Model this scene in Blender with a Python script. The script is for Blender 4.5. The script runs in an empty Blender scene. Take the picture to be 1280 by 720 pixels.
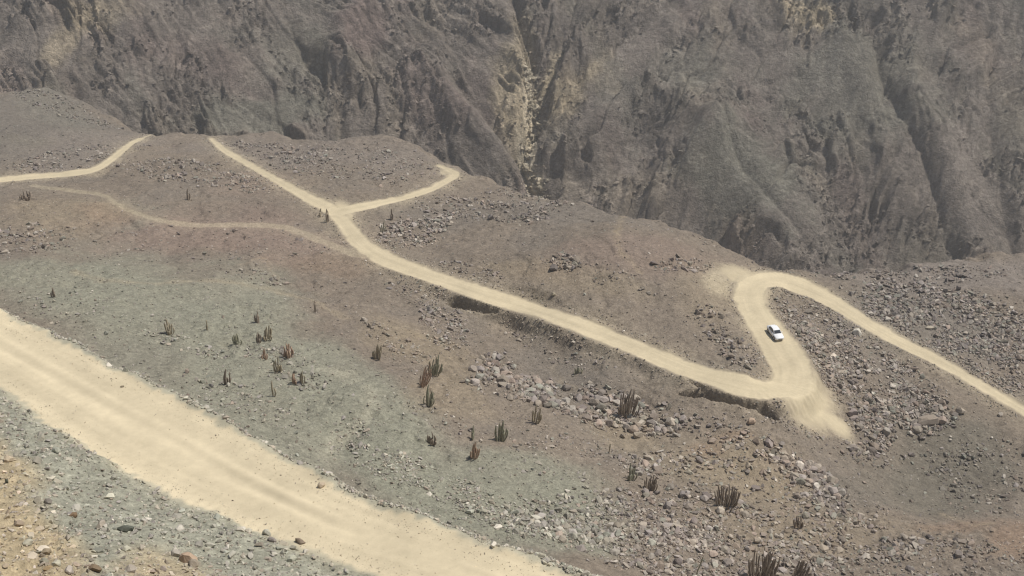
import bpy, bmesh, math, random, time
import numpy as np
from mathutils import Vector, Matrix
T0 = time.time()
random.seed(7); RNG = np.random.default_rng(7)
sc = bpy.context.scene
COL = sc.collection
R = math.radians
F = 1500.0; PITCH = R(28.0)
SP, CP = math.sin(PITCH), math.cos(PITCH)

# ------------------------------------------------------------------ noise
_pr = np.random.default_rng(5)
_PERM = np.concatenate([_pr.permutation(1024)] * 2).astype(np.int32)
_ang = _pr.random(1024) * 2 * math.pi
_GX = np.cos(_ang).astype(np.float32) * 1.45; _GY = np.sin(_ang).astype(np.float32) * 1.45

def noise(x, y, seed=0):
    x = np.asarray(x, np.float64); y = np.asarray(y, np.float64)
    x0 = np.floor(x); y0 = np.floor(y)
    fx = (x - x0).astype(np.float32); fy = (y - y0).astype(np.float32)
    ix = (x0.astype(np.int32) + seed * 57) & 1023; iy = (y0.astype(np.int32) + seed * 131) & 1023
    ix1 = (ix + 1) & 1023; iy1 = (iy + 1) & 1023
    u = fx * fx * fx * (fx * (fx * 6 - 15) + 10); v = fy * fy * fy * (fy * (fy * 6 - 15) + 10)
    pa = _PERM[ix]; pb = _PERM[ix1]
    h = _PERM[pa + iy]; a = _GX[h] * fx + _GY[h] * fy
    h = _PERM[pb + iy]; b = _GX[h] * (fx - 1) + _GY[h] * fy
    h = _PERM[pa + iy1]; c = _GX[h] * fx + _GY[h] * (fy - 1)
    h = _PERM[pb + iy1]; d = _GX[h] * (fx - 1) + _GY[h] * (fy - 1)
    return a + (b - a) * u + (c - a) * v + (a - b - c + d) * u * v

def fbm(x, y, octs=4, seed=0, gain=0.5):
    s = 0; a = 1.0
    for k in range(octs):
        s = s + a * noise(x, y, seed + k * 17); a *= gain; x = x * 2.03 + 5.2; y = y * 2.03 - 3.1
    return s

def ridged(x, y, octs=5, seed=0, gain=0.52):
    s = 0; a = 1.0; w = 1.0
    for k in range(octs):
        n = 1 - np.abs(noise(x, y, seed + k * 31)); n = n * n * w
        w = np.clip(n * 1.6, 0, 1); s = s + a * n; a *= gain; x = x * 2.07 + 1.7; y = y * 2.07 - 4.3
    return s

def sstep(a, b, x):
    t = np.clip((x - a) / (b - a), 0, 1); return t * t * (3 - 2 * t)

def facets(x, y, seed=0, tilt=1.0, step=.5, edge=.12):
    """broken rock: cells with their own tilted top and level, sharp at the joints"""
    ix = np.floor(x).astype(np.int32); iy = np.floor(y).astype(np.int32)
    f1 = np.full(x.shape, 1e9); f2 = np.full(x.shape, 1e9); val = np.zeros(x.shape)
    for dx in (-1, 0, 1):
        for dy in (-1, 0, 1):
            cx = ix + dx; cy = iy + dy; h = _PERM[_PERM[(cx + seed * 57) & 1023] + ((cy + seed * 131) & 1023)]
            h2 = _PERM[(h + 371) & 1023]; h3 = _PERM[(h + 777) & 1023]
            px = cx + .1 + .8 * (h / 1023.0); py = cy + .1 + .8 * (h2 / 1023.0)
            ex = x - px; ey = y - py; d = np.sqrt(ex * ex + ey * ey)
            v = step * (h3 / 511.5 - 1) + tilt * (_GX[h3] * ex + _GY[h3] * ey) / 1.45
            m = d < f1
            f2 = np.where(m, f1, np.minimum(f2, d)); val = np.where(m, v, val); f1 = np.where(m, d, f1)
    return val * sstep(0, edge, f2 - f1) - .25 * (1 - sstep(0, edge * 1.6, f2 - f1))

# ------------------------------------------------------------------ pixel rays
def ray(px, py):
    a = (np.asarray(px, float) - 640) / F; b = -(np.asarray(py, float) - 360) / F
    return a, b * SP + CP, b * CP - SP            # x, y, z of the direction

def at_z(px, py, z):
    dx, dy, dz = ray(px, py); t = np.asarray(z, float) / dz
    return np.stack([dx * t, dy * t, dz * t], -1)

# ------------------------------------------------------------------ thin plate surfaces
class TPS:
    def __init__(s, P, lam=0.0):
        P = np.asarray(P, float); s.c = P[:, :2] / 100.0; n = len(P)
        K = s.k(s.c[:, None], s.c[None]) + lam * np.eye(n)
        Q = np.c_[np.ones(n), s.c]
        A = np.block([[K, Q], [Q.T, np.zeros((3, 3))]])
        s.w = np.linalg.solve(A, np.r_[P[:, 2], 0, 0, 0])
    def k(s, a, b):
        r2 = ((a - b) ** 2).sum(-1); return 0.5 * r2 * np.log(r2 + 1e-12)
    def __call__(s, x, y):
        x = np.asarray(x, float) / 100; y = np.asarray(y, float) / 100
        o = s.w[-3] + s.w[-2] * x + s.w[-1] * y
        for i, (cx, cy) in enumerate(s.c):
            r2 = (x - cx) ** 2 + (y - cy) ** 2
            o = o + s.w[i] * 0.5 * r2 * np.log(r2 + 1e-12)
        return o

def poly_dist(x, y, P):
    """signed distance to an open polyline (positive on its left), nearest distance, arc position"""
    best = np.full(x.shape, 1e18); sd = np.zeros(x.shape); arc = np.zeros(x.shape); L = 0.0
    for (ax, ay), (bx, by) in zip(P[:-1], P[1:]):
        ex, ey = bx - ax, by - ay; l2 = ex * ex + ey * ey; l = math.sqrt(l2)
        t = np.clip(((x - ax) * ex + (y - ay) * ey) / l2, 0, 1)
        dx = x - ax - t * ex; dy = y - ay - t * ey; d = dx * dx + dy * dy
        m = d < best
        best = np.where(m, d, best); sd = np.where(m, np.sign(ex * (y - ay) - ey * (x - ax)), sd)
        arc = np.where(m, L + t * l, arc); L += l
    d = np.sqrt(best); return sd * d, d, arc

# shelf: (pixel x, pixel y, height)
S_PTS = [(560,640,-92),(560,560,-96),(500,480,-99),(400,400,-102),(300,440,-97),(150,400,-96),(0,370,-96),(350,340,-105),
 (200,330,-103),(0,310,-103),(300,300,-108),(100,270,-110),(200,240,-113),(0,225,-117),(110,212,-119),(200,200,-120),(250,205,-119),
 (60,110,-127),(0,118,-126),(60,160,-122),(130,150,-131),(165,178,-126),(190,168,-130),(222,166,-129),(262,171,-130),(330,168,-130),(400,180,-127),(475,168,-126),
 (330,215,-121),(460,215,-119),(540,205,-123),(560,210,-122),(575,220,-121),(500,248,-116),(425,262,-112),(440,290,-110.5),(520,340,-108.5),(600,366,-107.5),
 (700,398,-107),(800,437,-106.5),(900,476,-106),(960,490,-106),(640,240,-118),(700,248,-114),(760,265,-111),(700,300,-108),(780,310,-105),(620,300,-110),
 (850,290,-110),(900,315,-111),(860,370,-106),(800,390,-106.5),(900,430,-107),(930,335,-112),(940,370,-111),(962,415,-109.5),(975,352,-113),(1060,345,-117),
 (1040,377,-114.5),(1160,445,-117),(1280,515,-119.5),(1100,350,-118),(1180,338,-119),(1280,322,-120),(1100,460,-115),(1280,420,-119),
 (1000,520,-110.5),(1060,550,-114.5),(1150,600,-119),(1150,540,-118),(1250,570,-120),(1250,660,-113),(1280,720,-108),(1100,720,-104),(1100,650,-109),(1000,600,-109.5),
 (850,600,-105),(900,560,-107),(800,540,-106),(700,560,-101),(650,480,-105),(700,440,-109.5),(600,420,-108),(560,400,-109),(640,405,-111),(800,490,-108),(800,700,-98),(700,700,-92),(900,720,-100),
 (950,640,-106),(620,520,-101.5),(480,400,-105),(450,350,-108)]
SP3 = [tuple(at_z(a, b, z)) for a, b, z in S_PTS]
SP3 += [(-400,300,-100),(-400,150,-70),(-300,450,-125),(400,300,-110),(400,150,-85),(300,450,-140),(0,520,-150),(-150,520,-150),(150,520,-150),
        (0,20,-85),(100,40,-95),(-100,60,-78),(250,60,-80),(-250,30,-50)]
S_T = TPS(SP3, 2e-4)
CREST = [(-700,60,-110),(-300,90,-118),(-120,112,-124),(0,118,-126),(28,116,-126.5),(60,109,-127),(84,121,-128),(104,127,-129),(122,146,-131),(150,156,-131),(190,166,-130),(222,165,-129),(262,170,-130),(330,167,-130),(400,178,-127),(440,170,-126.5),(475,165,-126),
         (515,182,-125),(548,202,-123),(580,217,-121),(640,238,-118),(700,247,-114),(760,262,-111),(850,287,-110),(900,312,-111),(935,331,-112),(1000,341,-114.5),(1060,343,-117),(1180,330,-119),(1300,312,-120),(1500,300,-122),(1900,280,-125)]
CREST_W = [tuple(at_z(a, b, z)[:2]) for a, b, z in CREST]

# near bench
N_PTS = [(-60,400,-43),(0,435,-42),(120,505,-41),(200,550,-40.5),(280,592,-40),(440,668,-39.5),(600,725,-39),(0,395,-42.5),(250,505,-41),(560,655,-39.5),
         (0,480,-41.5),(200,625,-40),(400,705,-39),(0,560,-38.5),(0,640,-35.8),(0,720,-33),(100,640,-37.5),(150,720,-35),(300,720,-37.5),(-200,600,-36)]
N3 = [tuple(at_z(a, b, z)) for a, b, z in N_PTS]
N3 += [(0,2,-2.2),(-12,-6,4),(12,-4,0),(0,-60,48),(-80,-30,30),(80,-60,20),(-30,20,-15),(0,18,-17),(-100,40,-20),(30,10,-16),(-160,90,-30),(-150,-80,70),(150,-80,20)]
N_T = TPS(N3, 1e-4)
EDGE = [(-500,150),(-200,300),(-60,366),(0,393),(60,412),(100,430),(180,470),(250,510),(320,556),(400,602),(480,632),(560,658),(640,690),(720,722),(840,775),(1050,880)]
EDGE_W = [tuple(at_z(a, b, -42 + 3 * min(1, max(0, a / 600)))[:2]) for a, b in EDGE] + [(60,-30),(160,-120)]

# ------------------------------------------------------------------ far wall
def W0(x, y):
    yb = 600 - 60 * sstep(-40, -280, x) - 30 * sstep(60, 300, x)
    base = -262 + 0.80 * (y - yb)
    return np.where(y > 900, base - 0.25 * (y - 900), base)
def wall_pt(px, py):
    dx, dy, dz = ray(px, py); t = np.linspace(450, 1200, 6000)
    x, y, z = dx * t, dy * t, dz * t
    i = np.argmax(W0(x, y) > z); return x[i], y[i]
# ravines: polyline in the photo, depth, half width
RAV = [([(676,262),(672,215),(655,178),(668,140),(664,105),(662,70),(648,20),(640,-60)], 17, 6),
       ([(655,175),(668,150),(672,118),(706,60),(716,20),(730,-40)], 8, 5),
       ([(668,140),(706,100),(760,62),(800,30),(850,-10)], 7, 5),
       ([(670,225),(610,150),(560,90),(500,20),(470,-60)], 9, 8),
       ([(672,235),(735,225),(800,155),(860,100),(900,40),(930,-40)], 9, 8),
       ([(430,190),(420,120),(380,70),(350,0)], 7, 7),
       ([(330,160),(250,90),(220,40),(230,-30)], 6, 7),
       ([(1000,330),(930,240),(905,180),(880,140)], 8, 6),
       ([(1200,330),(1170,270),(1135,175),(1110,110),(1090,20)], 8, 5),
       ([(1270,330),(1255,220),(1240,120),(1235,0)], 7, 6),
       ([(1060,335),(1040,270),(1020,220)], 4, 4),
       ([(100,130),(85,90),(95,40),(150,0)], 6, 6)]
RIDGE = [([(640,215),(600,170),(560,130),(545,60)], 6, 6), ([(900,188),(925,235),(955,290),(985,345)], 20, 24), ([(900,188),(860,222),(815,262)], 9, 9), ([(520,95),(575,160),(640,235)], 9, 10), ([(1130,120),(1180,220),(1215,330)], 9, 12),
         ([(800,120),(850,110),(880,170)], 6, 8), ([(480,0),(430,40),(440,100)], 7, 8), ([(1060,60),(1090,150),(1120,250)], 6, 9), ([(722,50),(694,112)], 9, 4),([(690,180),(740,165),(790,130)], 6, 7),
         ([(640,40),(655,100),(640,150)], 6, 6)]
RAVW = [([wall_pt(*p) for p in P], d, w) for P, d, w in RAV]
RIDW = [([wall_pt(*p) for p in P], d, w) for P, d, w in RIDGE]
XG = np.array(RAVW[0][0])

class Blob:
    """soft ellipse fixed in the world"""
    def __init__(s, c, a, b):
        c = np.array(c[:2], float); s.c = c
        M = np.array([np.array(a[:2]) - c, np.array(b[:2]) - c]).T
        s.M = np.linalg.inv(M)
    def __call__(s, x, y):
        dx = x - s.c[0]; dy = y - s.c[1]
        u = s.M[0, 0] * dx + s.M[0, 1] * dy; v = s.M[1, 0] * dx + s.M[1, 1] * dy
        return np.sqrt(u * u + v * v)
def wall_blob(px, py, rx, ry, tilt=0):
    c, s_ = math.cos(R(tilt)), math.sin(R(tilt))
    return Blob(wall_pt(px, py), wall_pt(px + rx * c, py + rx * s_), wall_pt(px - ry * s_, py + ry * c))
SMOOTH_W = [wall_blob(320,140,85,32,-10), wall_blob(915,240,80,60,30), wall_blob(985,290,50,40,40), wall_blob(590,150,25,70,-35), wall_blob(1230,270,50,60,0), wall_blob(1060,100,60,60), wall_blob(250,30,50,40), wall_blob(60,60,60,30), wall_blob(790,70,60,30,-30), wall_blob(960,90,60,40)]

SEMI_W = [wall_blob(1130,170,110,110), wall_blob(600,200,50,30,40), wall_blob(880,90,60,50), wall_blob(1240,60,60,90), wall_blob(520,200,60,24,30)]
def wall(x, y):
    z = W0(x, y)
    gx = np.interp(y, XG[:, 1], XG[:, 0])
    s = np.where(x < gx, -1.0, 1.0); p = np.abs(x - gx)
    up = y - 560
    wx = x + 14 * noise(x / 70, y / 70, 3); wy = y + 14 * noise(x / 70, y / 70, 4)
    q = (wx - gx) - s * 0.55 * (wy - 560)
    sm = np.zeros(x.shape)
    for b in SEMI_W: sm = np.maximum(sm, .62 * (1 - sstep(.55, 1.15, b(x, y) + .3 * noise(x / 16, y / 16, 10))))
    for b in SMOOTH_W: sm = np.maximum(sm, 1 - sstep(0.55, 1.15, b(x, y) + 0.2 * noise(x / 12, y / 12, 9)))
    z = z + 3.0 * (ridged(q / 62, wy / 150 , 2, 11) - 0.75) * sstep(0, 40, p)
    z = z + 2.2 * (1 - .6 * sm) * (ridged(q / 20, wy / 46, 3, 12) - 0.75)
    for P, d, w in RAVW:
        _, dd, _ = poly_dist(wx * .3 + x * .7, wy * .3 + y * .7, [tuple(p) for p in P]); z = z - (.85 if d in (17, 8, 7) else .6) * d * np.exp(-dd / w)
    for P, d, w in RIDW:
        _, dd, _ = poly_dist(x, y, [tuple(p) for p in P]); z = z + d * np.exp(-(dd / w) ** 2)
    crag = sstep(-0.35, 0.25, fbm(x / 38, y / 30, 3, 21)) * (1 - 0.9 * sm) + 0.14
    wq = q + 5 * noise(x / 16, y / 16, 52); wv = y + 5 * noise(x / 16, y / 16, 53)
    big = sstep(-.1, .5, fbm(x / 55, y / 45, 2, 54)) * (1 - sm)
    z = z + (big + .25) * 6.0 * facets(wq / 26, wv / 44, 30, 1.1, .6, .10)
    z = z + big * 4.2 * facets(wq / 11, wv / 20, 31, 1.1, .6, .14)
    z = z + crag * 2.4 * facets(wq / 5.2, wv / 10.5, 32, 1.1, .6, .16)
    z = z + crag * .8 * facets(x / 2.7 + .3 * y / 3, wv / 3.8, 33, 1.2, .6, .25)
    z = z + crag * 1.2 * (ridged(wq / 9, wv / 18, 4, 31, .55) - .8) + (.15 + .3 * crag) * .5 * fbm(x / 3.2, y / 3.6, 2, 41, .6)
    return z, sm, crag

# ------------------------------------------------------------------ shelf and composite
BUMP_PX = [(250,232,60,22,1.6),(160,310,60,16,-0.9),(380,350,70,22,-1.3),(640,420,50,16,-1.0),(770,482,40,14,1.3),(780,300,90,30,1.4),(560,300,60,25,-0.8),
           (430,545,40,30,-1.2),(470,500,50,40,1.0),(1140,640,90,45,-1.4),(700,600,70,40,0.8),(880,650,60,30,0.8),(330,220,50,20,1.2),(1130,400,60,20,1.2),(1200,500,60,25,1.0),(300,270,60,10,-.8),(690,470,60,18,-.6)]
def shelf_raw(x, y):
    z = S_T(x, y)
    sd = np.full(x.shape, -99.0); m = y > 190
    if m.any(): sd[m] = poly_dist(x[m], y[m], CREST_W)[0]
    return z, sd
BUMPS = []
def shelf(x, y, detail=True):
    z, sd = shelf_raw(x, y)
    for b, h in BUMPS: z = z + h * np.exp(-b(x, y) ** 2)
    z = z + 0.8 * noise(x / 31, y / 38, 61) + 0.5 * noise(x / 12, y / 15, 62) - .55 * np.maximum(0, ridged(x / 26, y / 44, 2, 63) - 1.0)
    sd = sd + 2.6 * noise(x / 9, y / 9, 67) + 1.2 * noise(x / 3.2, y / 3.2, 68)
    bey = np.maximum(sd, 0)
    return z - 0.95 * (np.sqrt(bey * bey + 16) - 4) - 0.06 * bey
def bench(x, y):
    z = N_T(x, y)
    sd = np.full(x.shape, 200.0); m = y < 170
    if m.any(): sd[m] = poly_dist(x[m], y[m], EDGE_W)[0]
    b = np.maximum(sd + 0.25 * noise(x / 4, y / 4, 66), 0)
    return z - 1.12 * (np.sqrt(b * b + .25) - .5), sd
FLOOR = -330
def base(x, y):
    x = np.asarray(x, float); y = np.asarray(y, float)
    n, _ = bench(x, y); s = shelf(x, y)
    z = np.maximum(n, s)
    return np.maximum(z, FLOOR)

def hit(px, py, f=base, t0=25, t1=520, n=3000):
    dx, dy, dz = ray(px, py); t = np.linspace(t0, t1, n)
    h = f(dx * t, dy * t) - dz * t
    i = int(np.argmax(h > 0))
    if h[i] <= 0: return None
    if i > 0:
        a = h[i - 1] / (h[i - 1] - h[i]); tt = t[i - 1] + a * (t[i] - t[i - 1])
    else: tt = t[0]
    return np.array([dx * tt, dy * tt, dz * tt])
_b = []
for px, py, rx, ry, h in BUMP_PX:
    c, a, b = hit(px, py), hit(px + rx, py), hit(px, py + ry)
    _b.append((Blob(c, a, b), h))
BUMPS = _b

def blob(px, py, rx, ry, tilt=0):
    c_, s_ = math.cos(R(tilt)), math.sin(R(tilt))
    while hit(px, py) is None or hit(px, py)[1] > 470: py += 3
    c = hit(px, py); a = hit(px + rx * c_, py + rx * s_); b = hit(px - ry * s_, py + ry * c_)
    if a is None: a = 2 * c - hit(px - rx * c_, py - rx * s_)
    if b is None: b = 2 * c - hit(px + ry * s_, py - ry * c_)
    return Blob(c, a, b)

# ------------------------------------------------------------------ roads
ROADS = {
 'near': dict(n=[(-330,270,62),(-180,345,70),(-60,402,80),(0,434,86),(60,468,96),(120,503,106),(200,549,118),(280,592,110),(360,630,96),(440,664,86),(520,692,84),(604,722,84),(684,755,82),(760,790,74)], z=(-42.5,-38.7)),
 'main': dict(n=[(264,173,7),(270,179,10),(284,190,11),(312,206,12),(345,225,14),(385,247,16),(416,263,20),(433,282,24),(450,303,26),(480,323,24),(520,339,21),(560,353,21),(600,366,21),(650,382,22),(700,398,22),(750,417,23),(800,437,23),(850,458,24),(900,474,27),(950,485,40),(985,484,58),(990,460,54),(976,436,47),(961,414,43),(944,390,40),(936,368,44),(948,353,33),(972,350,27),(1000,358,23),(1040,377,18),(1080,402,17),(1120,425,15),(1160,445,14),(1200,467,13),(1240,490,13),(1290,519,13),(1400,570,14)]),
 'branch': dict(n=[(424,264,16),(450,259,14),(480,253,12),(510,246,12),(540,236,12),(560,225,12),(570,218,11),(560,212,8),(548,207,5)]),
 'left': dict(n=[(-160,238,8),(-10,226,8),(30,222,8),(70,219,8),(110,214,10),(130,206,12),(150,191,14),(165,179,12),(180,172,7),(189,169,5)]),
 'track': dict(n=[(40,232,6),(90,238,7),(130,244,8),(150,257,8),(190,273,8),(240,281,8),(300,281,8),(350,283,9),(390,296,11),(430,313,12),(455,320,10)]),
}
def smooth(a, k):
    a = np.asarray(a, float)
    for _ in range(k):
        b = a.copy(); b[1:-1] = .25 * a[:-2] + .5 * a[1:-1] + .25 * a[2:]; a = b
    return a
for name, rd in ROADS.items():
    n = np.array(rd['n'], float)
    # Catmull-Rom resample in the photo, then carried on to the ground
    P = []
    for i in range(len(n) - 1):
        p0, p1, p2, p3 = n[max(i - 1, 0)], n[i], n[i + 1], n[min(i + 2, len(n) - 1)]
        for t in np.linspace(0, 1, 8, endpoint=False):
            P.append(.5 * (2 * p1 + (p2 - p0) * t + (2 * p0 - 5 * p1 + 4 * p2 - p3) * t * t + (3 * p1 - p0 - 3 * p2 + p3) * t ** 3))
    P.append(n[-1]); P = np.array(P)
    W = []
    if 'z' in rd:
        zz = np.interp(P[:, 0], [0, 600], rd['z'])
        W = at_z(P[:, 0], P[:, 1], zz)
    else:
        last = -108.0
        for px, py, w in P:
            h = hit(min(px, 1400), py)
            if h is None or h[1] > 480: h = at_z(px, py, last)
            W.append(h); last = h[2]
        W = np.array(W); z = smooth(W[:, 2], 14)
        W = at_z(P[:, 0], P[:, 1], z)
    T = np.gradient(P[:, :2], axis=0); T /= np.linalg.norm(T, axis=1)[:, None]
    e1 = at_z(P[:, 0] - T[:, 1] * P[:, 2] / 2, P[:, 1] + T[:, 0] * P[:, 2] / 2, W[:, 2])
    e2 = at_z(P[:, 0] + T[:, 1] * P[:, 2] / 2, P[:, 1] - T[:, 0] * P[:, 2] / 2, W[:, 2])
    TW = np.gradient(W[:, :2], axis=0); TW /= np.linalg.norm(TW, axis=1)[:, None]
    NW = np.c_[-TW[:, 1], TW[:, 0]]
    hw = np.abs(((e2 - e1)[:, :2] * NW).sum(1)) / 2
    hw = smooth(hw, 10)
    hw = hw * (1.0 if name == 'near' else .88)
    rd['P'] = W; rd['hw'] = hw
    rd['box'] = (W[:, 0].min() - 18, W[:, 0].max() + 18, W[:, 1].min() - 18, W[:, 1].max() + 18)
    print('road', name, 'half widths', hw.min().round(1), hw.mean().round(1), hw.max().round(1), 'z', W[:, 2].min().round(1), W[:, 2].max().round(1))

def road_field(x, y, rd):
    """signed cross distance, half width, arc, bed height; only near the road"""
    P, hw = rd['P'], rd['hw']
    best = np.full(x.shape, 1e9); cr = np.full(x.shape, 1e4); H = np.ones(x.shape); arc = np.zeros(x.shape); Z = np.zeros(x.shape); L = 0
    for i in range(len(P) - 1):
        ax, ay = P[i, :2]; ex, ey = P[i + 1, :2] - P[i, :2]; l2 = ex * ex + ey * ey; l = math.sqrt(l2) + 1e-9
        t = np.clip(((x - ax) * ex + (y - ay) * ey) / (l2 + 1e-12), 0, 1)
        dx = x - ax - t * ex; dy = y - ay - t * ey; d = np.sqrt(dx * dx + dy * dy)
        h = hw[i] + t * (hw[i + 1] - hw[i]); k = d / h
        m = k < best
        best = np.where(m, k, best); cr = np.where(m, d * np.sign(ex * (y - ay) - ey * (x - ax)), cr)
        H = np.where(m, h, H); arc = np.where(m, L + t * l, arc); Z = np.where(m, P[i, 2] + t * (P[i + 1, 2] - P[i, 2]), Z); L += l
    return cr, H, arc, Z

FAN = None
def terrain(x, y):
    """final height and the fields used for colour; x, y flat arrays"""
    x = np.asarray(x, float); y = np.asarray(y, float)
    n, esd = bench(x, y); s = shelf(x, y)
    x2 = x; 
    z = np.maximum(np.maximum(n, s), FLOOR)
    isn = n > s
    on = {}; dust = np.zeros(x.shape); off = np.ones(x.shape); rid = np.zeros(x.shape, int)
    cross = np.zeros(x.shape); arcs = np.zeros(x.shape)
    # rough detail
    det = 0.30 * fbm(x / 6.0, y / 7.0, 3, 71) + 0.09 * fbm(x / 1.3, y / 1.3, 2, 72)
    rock = sstep(0.0, 0.6, fbm(x / 26, y / 26, 2, 73))
    det = det + rock * (0.30 * np.abs(fbm(x / 2.2, y / 2.2, 3, 74)) + .34 * facets(x / 2.6, y / 2.9, 75, 1.0, .5, .2))
    det = det - .35 * sstep(.55, 1.0, ridged(x / 14 + .3 * noise(x / 9, y / 9, 78), y / 30, 2, 79))
    for k, (name, rd) in enumerate(ROADS.items()):
        x0, x1, y0, y1 = rd['box']; m = (x > x0) & (x < x1) & (y > y0) & (y < y1)
        if name == 'near': m &= esd < 3
        if not m.any(): continue
        xm, ym = x[m], y[m]
        cr, H, arc, Z = road_field(xm, ym, rd)
        a = np.abs(cr)
        wob = 0.35 * noise(xm / 3.1, ym / 3.1, 81 + k) + 0.2 * noise(xm / .9, ym / .9, 82 + k)
        faint = name == 'track'
        bank = 2.6 if name != 'near' else 1.6
        flat = 1 - sstep(H - .2, H + bank, a + wob)
        if faint: flat *= 0.7
        bed = Z + (0.035 * noise(cr / .5, arc / 12, 91) + .05 * noise(cr / 1.7, arc / 9, 92))
        zz = z[m] * (1 - flat) + bed * flat
        # windrow of loose earth on the edges
        lip = np.exp(-((a - H - .5) / .55) ** 2) * (0.26 if name != 'near' else 0.22) * (0.6 + .8 * noise(xm / 2.3, ym / 2.3, 93))
        if faint: lip *= .3
        z[m] = zz + np.maximum(lip, 0) * sstep(0, .5, flat + .3)
        off[m] = np.minimum(off[m], 1 - flat)
        wf = wob + .22 * noise(xm / .55, ym / .55, 89)
        du = 1 - (sstep(H - .45, H + .3, a + wob) if name != 'near' else sstep(H - .22, H + .22, a + wf))
        halo = np.exp(-np.maximum(a - H, 0) / (.5 if name == 'near' else 2.0)) * (0.45 + .35 * noise(xm / 6, ym / 6, 94))
        dd = np.maximum(du, halo * .75) * (1 if not faint else .36)
        dust[m] = np.maximum(dust[m], dd)
        inr = (a + wob < H + .25)
        r = rid[m]; r[inr & (r == 0)] = k + 1; rid[m] = r
        cross[m] = np.where(inr, cr / H, cross[m]); arcs[m] = np.where(inr, arc, arcs[m])
    if FAN is not None:
        for b, st in FAN:
            f = 1 - sstep(.35, 1.25, b(x, y) + .14 * noise(x / 4, y / 4, 95) + .08 * noise(x / 1.2, y / 1.2, 96))
            dust = np.maximum(dust, f * st); off = np.minimum(off, 1 - .97 * f); rid = np.where((f * st > .5) & (rid == 0), 2, rid)
    for b, h in CUTS:
        f = 1 - sstep(.78, 1.02, b(x, y) + .10 * noise(x / 1.6, y / 1.6, 97) + .05 * noise(x / .6, y / .6, 98))
        z = z - h * f * sstep(.04, .45, off)
    z = z + det * off
    return z, dict(rid=rid, dust=dust, off=off, cross=cross, arc=arcs, near=isn, esd=esd)
CUTS = []
FAN = [(blob(1006,500,54,32,38), 1.0), (blob(1042,528,36,11,40), .9), (blob(935,345,42,14,15), .8), (blob(945,372,22,28,0), .8), (blob(898,352,26,20,40), .5), (blob(922,342,36,13,10), .8), (blob(430,270,22,16,60), .9), (blob(562,217,18,8,20), .7)]
CUTS = [(blob(600,380,46,9.5,14), 2.8), (blob(912,497,72,8,23), 2.4), (blob(872,478,22,6,26), 1.2)]

def ground_z(x, y):
    z, _ = terrain(np.atleast_1d(np.asarray(x, float)), np.atleast_1d(np.asarray(y, float))); return z
def hit_full(px, py):
    h0 = hit(px, py)
    t0 = np.linalg.norm(h0) if h0 is not None else 200
    d = np.array(ray(px, py)); d /= np.linalg.norm(d)
    t = np.linspace(max(20, t0 - 14), t0 + 18, 260)
    z = ground_z(d[0] * t, d[1] * t)
    i = int(np.argmax(z > d[2] * t)); return np.array([d[0] * t[i], d[1] * t[i], z[i]])
print('setup', round(time.time() - T0, 1))
# ------------------------------------------------------------------ geology colours (albedo)
def C(r, g, b):
    f = lambda v: ((v / 255 + .055) / 1.055) ** 2.4 if v > 10 else v / 3294.6
    return np.array([f(r), f(g), f(b)])
C_BROWN = C(124,113,100); C_PINK = C(131,115,103); C_GREEN = C(134,132,116); C_TAN = C(144,130,108); C_GREY = C(116,109,100)
C_RUST = C(142,117,96); C_DARK = C(106,101,90); C_ROAD = C(191,177,148); C_ROADL = C(197,183,154); C_SPOIL = C(166,151,123); C_GGREY = C(147,145,129)
C_WALL = C(124,115,106); C_WGREEN = C(122,119,107); C_WRED = C(121,106,99); C_WTAN = C(164,150,126); C_WDARK = C(92,86,81)
ZONES = [ # px,py,rx,ry,tilt, colour, strength
 (190,455,170,40,22,C_GREEN,.65),(330,520,150,40,28,C_GREEN,.8),(520,600,160,42,24,C_GREEN,1.0),(680,640,110,44,12,C_GREEN,.75),(470,545,80,50,30,C(142,142,124),.7),(70,350,130,40,5,C_GREEN,.35),(640,650,120,26,18,C_GREEN,.7),(120,360,230,45,8,C_GREEN,.7),(300,430,130,55,20,C_GREEN,.45),(470,510,130,75,35,C_GREEN,.8),(650,600,130,55,15,C_GREEN,.85),(420,460,70,40,20,C_GREEN,.7),(560,610,170,40,25,C_GREEN,.6),
 (260,290,170,32,3,C_PINK,.9),(70,265,90,30,0,C_TAN,.45),(130,265,50,14,0,C_RUST,.25),(400,330,70,18,0,C_RUST,.25),(520,430,80,28,25,C_TAN,.5),(560,490,60,35,20,C_TAN,.45),
 (720,480,90,40,15,C_GREY,.45),(800,310,130,34,12,C_PINK,.6),(700,340,130,22,15,C_TAN,.4),(880,370,60,40,30,C_TAN,.35),(920,590,110,38,8,C_TAN,.65),(780,545,60,26,10,C_TAN,.5),(1000,660,150,40,5,C_TAN,.4),
 (1170,600,120,48,-12,C_DARK,.8),(1210,655,70,10,-5,C_RUST,.35),(1270,670,40,30,0,C_RUST,.45),(1000,580,50,14,10,C_PINK,.4),(60,175,110,40,0,C_DARK,.35),(50,155,60,30,0,C_GREEN,.4),(320,230,60,30,0,C_PINK,.4),
 (1220,345,170,30,-3,C_WALL,.95),(50,150,130,60,0,C(113,106,97),1.0),(110,185,100,28,-10,C_WALL,.7),(70,140,60,20,20,C_WGREEN,.3),(1120,330,150,18,0,C_WALL,.7),(330,185,120,20,5,C_WALL,.6),(460,190,110,24,8,C_WALL,.5),(700,262,130,16,8,C_GREY,.7),(1130,400,110,60,20,C_GREY,.75),(560,270,90,22,0,C_GREY,.5),(880,560,30,10,0,C_RUST,.3),(920,545,30,8,0,C_RUST,.3)]
ZB = [(blob(a, b, c, d, e), col, st) for a, b, c, d, e, col, st in ZONES]
NZ = [(blob(30,700,230,58,20), C_SPOIL, 1.0), (blob(20,668,110,30,26), C_SPOIL, .9),(blob(225,722,90,24,10), C_SPOIL, .8)]
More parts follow.
